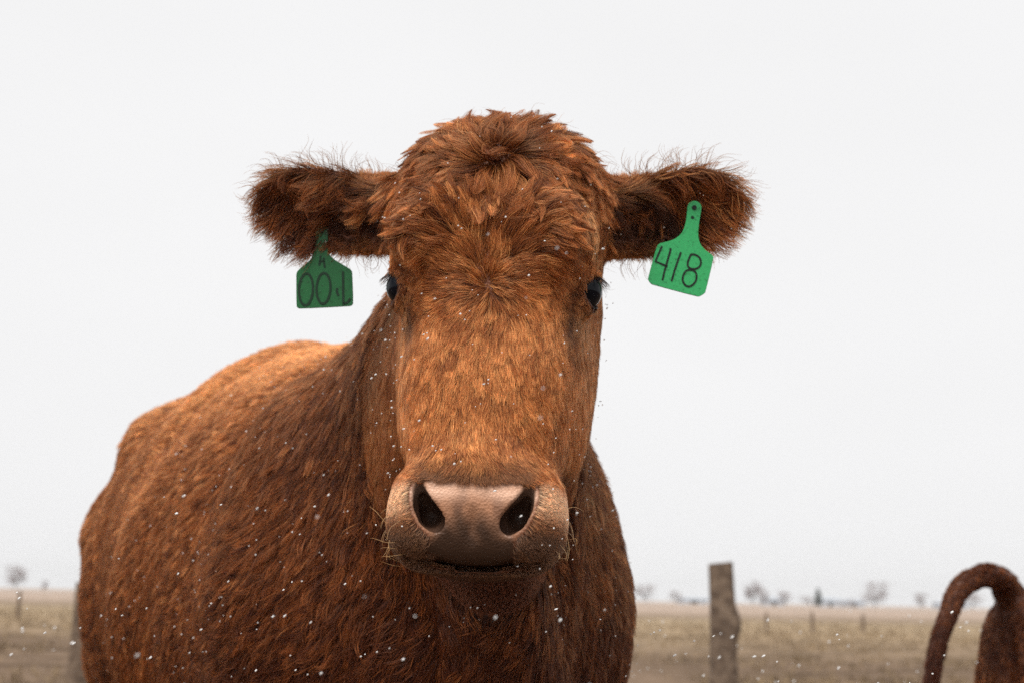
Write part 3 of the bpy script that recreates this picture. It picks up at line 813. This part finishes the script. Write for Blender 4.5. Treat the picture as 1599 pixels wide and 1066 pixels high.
# ------------------------------------------------------------------ ground
def ground_material():
    m, t = mat('pasture')
    L_ = t.links.new
    geo = nd(t, 'ShaderNodeNewGeometry'); sep = nd(t, 'ShaderNodeSeparateXYZ'); L_(geo.outputs['Position'], sep.inputs[0])
    def noise(sc, det, scale=(1, 1, 1)):
        mp_ = nd(t, 'ShaderNodeMapping'); mp_.inputs['Scale'].default_value = scale; L_(geo.outputs['Position'], mp_.inputs[0])
        n = nd(t, 'ShaderNodeTexNoise'); n.inputs['Scale'].default_value = sc; n.inputs['Detail'].default_value = det; L_(mp_.outputs[0], n.inputs[0]); return n.outputs[0]
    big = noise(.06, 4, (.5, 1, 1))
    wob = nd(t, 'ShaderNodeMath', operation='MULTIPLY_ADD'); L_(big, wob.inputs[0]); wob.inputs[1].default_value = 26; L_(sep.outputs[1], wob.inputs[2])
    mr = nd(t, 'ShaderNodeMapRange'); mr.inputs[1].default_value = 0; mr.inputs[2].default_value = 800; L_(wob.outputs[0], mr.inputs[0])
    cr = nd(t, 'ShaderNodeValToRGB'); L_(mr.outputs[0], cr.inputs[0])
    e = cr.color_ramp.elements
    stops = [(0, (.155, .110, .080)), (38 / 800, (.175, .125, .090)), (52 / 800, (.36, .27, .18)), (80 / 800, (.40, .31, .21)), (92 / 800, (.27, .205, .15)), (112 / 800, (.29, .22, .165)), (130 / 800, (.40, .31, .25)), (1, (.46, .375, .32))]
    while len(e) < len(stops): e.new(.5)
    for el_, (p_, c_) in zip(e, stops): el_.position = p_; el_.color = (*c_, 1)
    f1 = noise(.9, 6); f2 = noise(7, 5)
    mr1 = nd(t, 'ShaderNodeMapRange'); mr1.inputs[1].default_value = .35; mr1.inputs[2].default_value = .68; mr1.inputs[3].default_value = 1.12; mr1.inputs[4].default_value = .50; L_(f1, mr1.inputs[0])
    mr2 = nd(t, 'ShaderNodeMapRange'); mr2.inputs[1].default_value = .3; mr2.inputs[2].default_value = .7; mr2.inputs[3].default_value = .75; mr2.inputs[4].default_value = 1.25; L_(f2, mr2.inputs[0])
    mm = nd(t, 'ShaderNodeMath', operation='MULTIPLY'); L_(mr1.outputs[0], mm.inputs[0]); L_(mr2.outputs[0], mm.inputs[1])
    mx = nd(t, 'ShaderNodeVectorMath', operation='SCALE'); L_(cr.outputs[0], mx.inputs[0]); L_(mm.outputs[0], mx.inputs[3])
    b = nd(t, 'ShaderNodeBsdfDiffuse'); L_(mx.outputs[0], b.inputs[0])
    o = nd(t, 'ShaderNodeOutputMaterial'); L_(b.outputs[0], o.inputs[0])
    return m
xs = np.concatenate([-np.geomspace(2600, 20, 18), np.linspace(-16, 16, 40), np.geomspace(20, 2600, 18)]); ys = np.concatenate([[-400, -60, -12], np.linspace(-4, 60, 110), np.geomspace(64, 4000, 30)])
GX, GY = np.meshgrid(xs, ys, indexing='ij'); G = np.stack([GX.ravel(), GY.ravel(), np.zeros(GX.size)], 1)
G[:, 2] = (.03 * noise3(G, 1.1, 71) + .02 * noise3(G, 3.1, 72)) * ss(5, 9, G[:, 1]) * (1 - ss(55, 64, G[:, 1])) - .006 * 0
I = np.arange(GX.size).reshape(GX.shape)
GQ = np.stack([I[:-1, :-1], I[1:, :-1], I[1:, 1:], I[:-1, 1:]], -1).reshape(-1, 4)
tag(mesh_np('ground', G, GQ, None, ground_material()), kind='structure')
# dry grass: short bent blades in tufts
n = 26000
gy = 10 + 60 * rng.random(n) ** 1.3; gx = (rng.random(n) - .5) * gy * 1.0
keep = noise3(np.stack([gx, gy, 0 * gx], 1), .8, 73) + .9 * ss(26, 40, gy) > rng.uniform(-.2, 1.0, n)
gx, gy = gx[keep], gy[keep]; n = len(gx)
bl = 3
px = np.repeat(gx, bl) + rng.normal(0, .04, n * bl); py = np.repeat(gy, bl) + rng.normal(0, .04, n * bl)
h = rng.uniform(.04, .13, n * bl); wd = rng.uniform(.004, .012, n * bl); an = rng.uniform(0, 6.28, n * bl); lx, ly = rng.normal(0, .05, n * bl), rng.normal(0, .05, n * bl)
dx, dy = np.cos(an) * wd, np.sin(an) * wd; z = np.full(n * bl, -.03)
GV = np.stack([np.stack([px - dx, py - dy, z], 1), np.stack([px + dx, py + dy, z], 1), np.stack([px + lx * .5 + dx * .7, py + ly * .5 + dy * .7, h * .6], 1), np.stack([px + lx, py + ly, h], 1)], 1).reshape(-1, 3)
GI = np.arange(len(GV)).reshape(-1, 4)
tag(mesh_np('dry_grass', GV, GI, None, principled('dry_grass', (.30, .215, .125), .8, .2, noise=(.5, (.17, .12, .075), 3)), False), 'low dry straw coloured grass across the pasture', 'grass', kind='stuff')

# ------------------------------------------------------------------ fence posts
M_wood = principled('weathered_timber', (.20, .145, .105), .85, .2, noise=(14, (.085, .058, .042), 6), bump=(60, .8, 'noise'))
def timber(name, loc, h, wx, wy, lean, bulge, label, group, seed):
    r = np.random.default_rng(seed)
    root = empty(name, loc); tag(root, label, 'fence post', group)
    nz_, na = 26, 20
    t = np.linspace(0, 1, nz_); th = np.linspace(0, 2 * math.pi, na, endpoint=False)
    Vv = []
    for i, u_ in enumerate(t):
        z_ = u_ * (h + .05) - .05
        for a_ in th:
            c_, s1 = math.cos(a_), math.sin(a_)
            k_ = (abs(c_) ** 4 + abs(s1) ** 4) ** -.25 * (1.10 - .16 * u_)
            if bulge: k_ += .45 * math.exp(-((z_ - bulge) / .10) ** 2) * max(0, c_)
            k_ *= 1 + .03 * math.sin(a_ * 3 + z_ * 7 + seed) + r.normal(0, .012)
            Vv.append((c_ * wx * k_ + lean * z_, s1 * wy * k_, z_ + (.012 * c_ * u_ if i == nz_ - 1 else 0)))
    idx = np.arange(nz_ * na).reshape(nz_, na)
    Qq = [[idx[i, j], idx[i, (j + 1) % na], idx[i + 1, (j + 1) % na], idx[i + 1, j]] for i in range(nz_ - 1) for j in range(na)]
    o = mesh_np('timber', np.array(Vv), np.array(Qq), root, M_wood)
    top = [Vv[k_] for k_ in idx[-1]]
    bm = bmesh.new(); bm.faces.new([bm.verts.new((x_, y_, z_ + .001)) for x_, y_, z_ in top])
    me = bpy.data.meshes.new('end_grain'); bm.to_mesh(me); bm.free(); me.materials.append(M_wood)
    e_ = bpy.data.objects.new('end_grain', me); C.objects.link(e_); e_.parent = root
    return root
timber('fence_post', (1.665, 11.0, 0), 1.195, .096, .085, -.028, .74, 'stout weathered timber post with a knot bulging from its side', None, 3)
timber('fence_post', (-3.20, 11.0, 0), .955, .085, .085, .01, None, 'squat weathered timber post just behind the red cow\'s flank', None, 8)
FAR = [(32, 42., .80, 'slim far fence post out in the pasture past the squat timber post'), (1197, 47., .60, 'slim far fence post beside the stout post with the knot'), (1269, 45., .66, 'slim far fence post below the dark conifer'), (1348, 48., .60, 'slim far fence post below the round crowned tree')]
for j, (pxl, d_, h_, lb) in enumerate(FAR):
    timber('fence_post', ((pxl + 8 - 800) / 2257 * d_, d_, 0), h_, .045, .045, .01, None, lb, 'far pasture fence posts', 20 + j)

# ------------------------------------------------------------------ trees and farm sheds along the horizon
M_twig = principled('bare_twigs', (.30, .25, .25), .9, .1, noise=(.6, (.22, .18, .18), 2)); M_bark = principled('bark', (.12, .095, .08), .9, .1, noise=(2, (.07, .055, .05), 3))
M_conifer = principled('conifer_needles', (.05, .06, .045), .9, .1, noise=(.7, (.03, .04, .03), 2))
def tree(pxl, d_, h_, rw, label, kind='bare', seed=0):
    r = np.random.default_rng(seed)
    X = (pxl + 8 - 800) / 2257 * d_
    name = {'bare': 'bare_tree', 'conifer': 'conifer', 'bush': 'bush'}[kind]
    root = empty(name, (X, d_, 0)); tag(root, label, 'bush' if kind == 'bush' else 'tree', 'trees along the horizon')
    limbs = [((0, 0, -.2), (0, 0, h_ * (.45 if kind != 'conifer' else .95)), .022 * h_, .012 * h_)]
    tips = []
    if kind != 'conifer':
        for i in range(14):
            a_ = r.uniform(0, 6.28); z0 = h_ * r.uniform(.08, .4); rr = rw * r.uniform(.4, .9)
            e_ = (math.cos(a_) * rr, math.sin(a_) * rr, h_ * r.uniform(.28, .95))
            limbs.append(((0, 0, z0), e_, .010 * h_, .003 * h_)); tips.append(e_)
    bm = bmesh.new()
    for a_, b_, r0, r1 in limbs:
        A, B = Vector(a_), Vector(b_); qd = (B - A).to_track_quat('Z', 'Y')
        rings = [[bm.verts.new(Pp + qd @ Vector((rr * math.cos(g), rr * math.sin(g), 0))) for g in np.linspace(0, 6.283, 7)[:-1]] for Pp, rr in ((A, r0), (B, r1))]
        for j in range(6): bm.faces.new((rings[0][j], rings[0][(j + 1) % 6], rings[1][(j + 1) % 6], rings[1][j]))
    me = bpy.data.meshes.new('trunk'); bm.to_mesh(me); bm.free(); me.materials.append(M_bark)
    o = bpy.data.objects.new('trunk', me); C.objects.link(o); o.parent = root
    m_ = 1500 if kind != 'conifer' else 1300
    if kind == 'conifer':
        zz = r.random(m_) ** .8; Pc = np.stack([r.normal(0, 1, m_) * rw * .5 * (1 - zz), r.normal(0, 1, m_) * rw * .5 * (1 - zz), zz * h_ + .05 * h_], 1)
    else:
        ct = np.array(tips)[r.integers(0, len(tips), m_)]
        Pc = ct + r.normal(0, 1, (m_, 3)) * np.array([rw * .26, rw * .26, h_ * .11])
        lo_ = h_ * (.06 if kind == 'bare' else .02); Pc[:, 2] = np.clip(Pc[:, 2], lo_, h_ * 1.02)
    D1 = r.normal(size=(m_, 3)) * h_ * .045; D1[:, 2] = np.abs(D1[:, 2]); D2 = r.normal(size=(m_, 3)) * h_ * (.006 if kind != 'conifer' else .02)
    Vc = np.stack([Pc - D2, Pc + D2, Pc + D1 + D2 * .3, Pc + D1 - D2 * .3], 1).reshape(-1, 3)
    mesh_np('crown', Vc, np.arange(len(Vc)).reshape(-1, 4), root, M_conifer if kind == 'conifer' else M_twig, False)
TREES = [(1367, 500, 8.6, 4.2, 'round crowned bare tree alone on the horizon', 'bare'), (1177, 520, 8.2, 2.6, 'tall forked bare tree on the horizon beside the stout fence post', 'bare'), (1193, 540, 5.6, 2.2, 'lower bare tree close against the tall forked tree', 'bare'),
    (1226, 520, 5.2, 3.0, 'small bushy bare tree between the forked tree and the conifer', 'bush'), (1279, 480, 5.6, 1.8, 'dark pointed conifer on the horizon', 'conifer'), (1266, 500, 3.6, 3.4, 'low bush spreading beside the dark conifer', 'bush'),
    (1322, 520, 3.0, 4.0, 'low bush between the conifer and the round crowned tree', 'bush'), (1440, 560, 5.6, 2.8, 'faint bare tree near the calf\'s arched tail', 'bare'), (1057, 560, 4.6, 2.4, 'small faint bare tree between the cow and the stout post', 'bare'), (1008, 600, 7.5, 4.6, 'wide bare tree close beside the cow\'s chest', 'bare'),
    (24, 420, 7.0, 2.9, 'bushy bare tree on the horizon past the squat post', 'bare'), (68, 460, 3.0, 1.6, 'tiny shrub on the horizon beside the bushy bare tree', 'bush'), (1520, 560, 6.5, 3.5, 'bare tree seen under the calf\'s arched tail', 'bare')]
for j, (pxl, d_, h_, rw, lb, kd_) in enumerate(TREES): tree(pxl, d_, h_, rw, lb, kd_, 100 + j)
M_shedw = principled('pale_sheeting', (.52, .56, .62), .6, .3, noise=(.4, (.44, .48, .54), 2)); M_shedr = principled('shed_roof', (.42, .46, .52), .5, .3, noise=(.5, (.34, .38, .44), 2)); M_dark = principled('dark_doorway', (.05, .05, .055), .8, .2)
def box(name, x0, x1, y0, y1, z0, z1, m, parent):
    bm = bmesh.new(); bmesh.ops.create_cube(bm, size=1)
    for v in bm.verts: v.co = Vector(((x0 + x1) / 2 + v.co.x * (x1 - x0), (y0 + y1) / 2 + v.co.y * (y1 - y0), (z0 + z1) / 2 + v.co.z * (z1 - z0)))
    me = bpy.data.meshes.new(name); bm.to_mesh(me); bm.free(); me.materials.append(m)
    o = bpy.data.objects.new(name, me); C.objects.link(o); o.parent = parent
    return o
def shed(pxl, d_, wd, h_, label):
    root = empty('farm_shed', ((pxl + 8 - 800) / 2257 * d_, d_, 0)); tag(root, label, 'shed')
    dp = 9
    box('wall', -wd / 2, wd / 2, 0, dp, -.3, h_, M_shedw, root)
    box('door', -wd * .12, wd * .12, -.06, .05, -.2, h_ * .8, M_dark, root)
    bm = bmesh.new(); e_ = .5; rh = h_ * .45
    P0 = [(-wd / 2 - e_, -e_, h_ + .01), (wd / 2 + e_, -e_, h_ + .01), (wd / 2 + e_, dp / 2, h_ + rh), (-wd / 2 - e_, dp / 2, h_ + rh), (wd / 2 + e_, dp + e_, h_ + .01), (-wd / 2 - e_, dp + e_, h_ + .01)]
    v = [bm.verts.new(p_) for p_ in P0]
    for f_ in ((0, 1, 2, 3), (3, 2, 4, 5), (0, 3, 5), (1, 4, 2), (0, 5, 4, 1)): bm.faces.new([v[i] for i in f_])
    bmesh.ops.recalc_face_normals(bm, faces=bm.faces)
    me = bpy.data.meshes.new('roof'); bm.to_mesh(me); bm.free(); me.materials.append(M_shedr)
    o = bpy.data.objects.new('roof', me); C.objects.link(o); o.parent = root
for a_ in [(1210, 560, 8, 2.2, 'pale farm shed behind the small bushy bare tree'), (1298, 560, 7, 2.4, 'pale farm shed beside the dark conifer'), (1335, 600, 9, 2.2, 'pale farm shed beside the round crowned tree'), (1085, 600, 12, 1.8, 'long low pale shed beside the stout fence post'), (1490, 600, 12, 2.2, 'long pale shed under the calf\'s arched tail')]: shed(*a_)

# ------------------------------------------------------------------ snow in the air and on the hair
def flakes(Pp, size, el):
    bm = bmesh.new(); bmesh.ops.create_icosphere(bm, subdivisions=1, radius=1)
    sv = np.array([v.co[:] for v in bm.verts]); sf = np.array([[v.index for v in f.verts] for f in bm.faces]); bm.free()
    n = len(Pp)
    ax0 = unit(np.array([.78, -.1, .62]) + rng.normal(0, .18, (n, 3)))
    loc = sv[None] * size[:, None, None] * (1 + .25 * rng.normal(size=(n, len(sv), 1)))
    loc = loc + ((loc * ax0[:, None]).sum(2) * (el - 1)[:, None])[..., None] * ax0[:, None]
    return (loc + Pp[:, None]).reshape(-1, 3), (sf[None] + (np.arange(n) * len(sv))[:, None, None]).reshape(-1, 3)
n = 1100
yy = .85 + 3.0 * rng.random(n) ** .75; xx = yy * rng.uniform(-.34, .34, n); zz = CAM_H + yy * rng.uniform(-.06, .30, n)
Pa = np.stack([xx, yy, zz], 1); f = cow_sdf(Pa)
ta, te = xx / yy, (zz - CAM_H) / yy
Pa = Pa[(f > .04) & ((te < np.where((ta > .08) | (ta < -.27), -.002, .07)) | ((np.abs(ta + .025) < .072) & (te < .27) & (yy < 1.7)))]          # drifting low over the field and about the cow
v1, f1 = flakes(Pa, rng.uniform(.0006, .0012, len(Pa)) * np.clip(Pa[:, 1] / 1.6, .6, 1.6), rng.uniform(1., 2.6, len(Pa)))
Pf, Nf = scatter(V, N, Q, 620, lambda P, N: view_density(P, N) * (P[:, 1] < 2.6) * (N[:, 2] > -.5) * (1 - bare(to_head(P.copy()))))
Pf = Pf + Nf * rng.uniform(.008, .02, 620)[:, None]
v2, f2 = flakes(Pf, rng.uniform(.0004, .0011, len(Pf)), rng.uniform(1., 1.8, len(Pf)))
M_snow, t_ = mat('snow')
b1, b2, mx_ = nd(t_, 'ShaderNodeBsdfDiffuse'), nd(t_, 'ShaderNodeBsdfTranslucent'), nd(t_, 'ShaderNodeMixShader')
b1.inputs[0].default_value = b2.inputs[0].default_value = (.95, .955, .96, 1); mx_.inputs[0].default_value = .35
o_ = nd(t_, 'ShaderNodeOutputMaterial'); t_.links.new(b1.outputs[0], mx_.inputs[1]); t_.links.new(b2.outputs[0], mx_.inputs[2]); t_.links.new(mx_.outputs[0], o_.inputs[0])
tag(mesh_np('snow', np.concatenate([v1, v2]), np.concatenate([f1, f2 + len(v1)]), None, M_snow), 'fine white snowflakes drifting in the air and caught on hair', 'snow', kind='stuff')

# ------------------------------------------------------------------ winter haze over the plain
def haze_box():
    bm = bmesh.new(); bmesh.ops.create_cube(bm, size=1)
    for v in bm.verts: v.co = Vector((v.co.x * 1800, 320 + v.co.y * 760, 5.2 + v.co.z * 12.4))
    me = bpy.data.meshes.new('haze'); bm.to_mesh(me); bm.free()
    m, t = mat('haze'); pv = nd(t, 'ShaderNodeVolumePrincipled'); pv.inputs['Color'].default_value = (.97, .975, .985, 1); pv.inputs['Density'].default_value = .0004; pv.inputs['Anisotropy'].default_value = .2
    o = nd(t, 'ShaderNodeOutputMaterial'); t.links.new(pv.outputs[0], o.inputs['Volume'])
    me.materials.append(m)
    ob = bpy.data.objects.new('haze', me); C.objects.link(ob); tag(ob, 'thin pale winter haze lying over the whole plain', 'haze', kind='stuff')
haze_box()
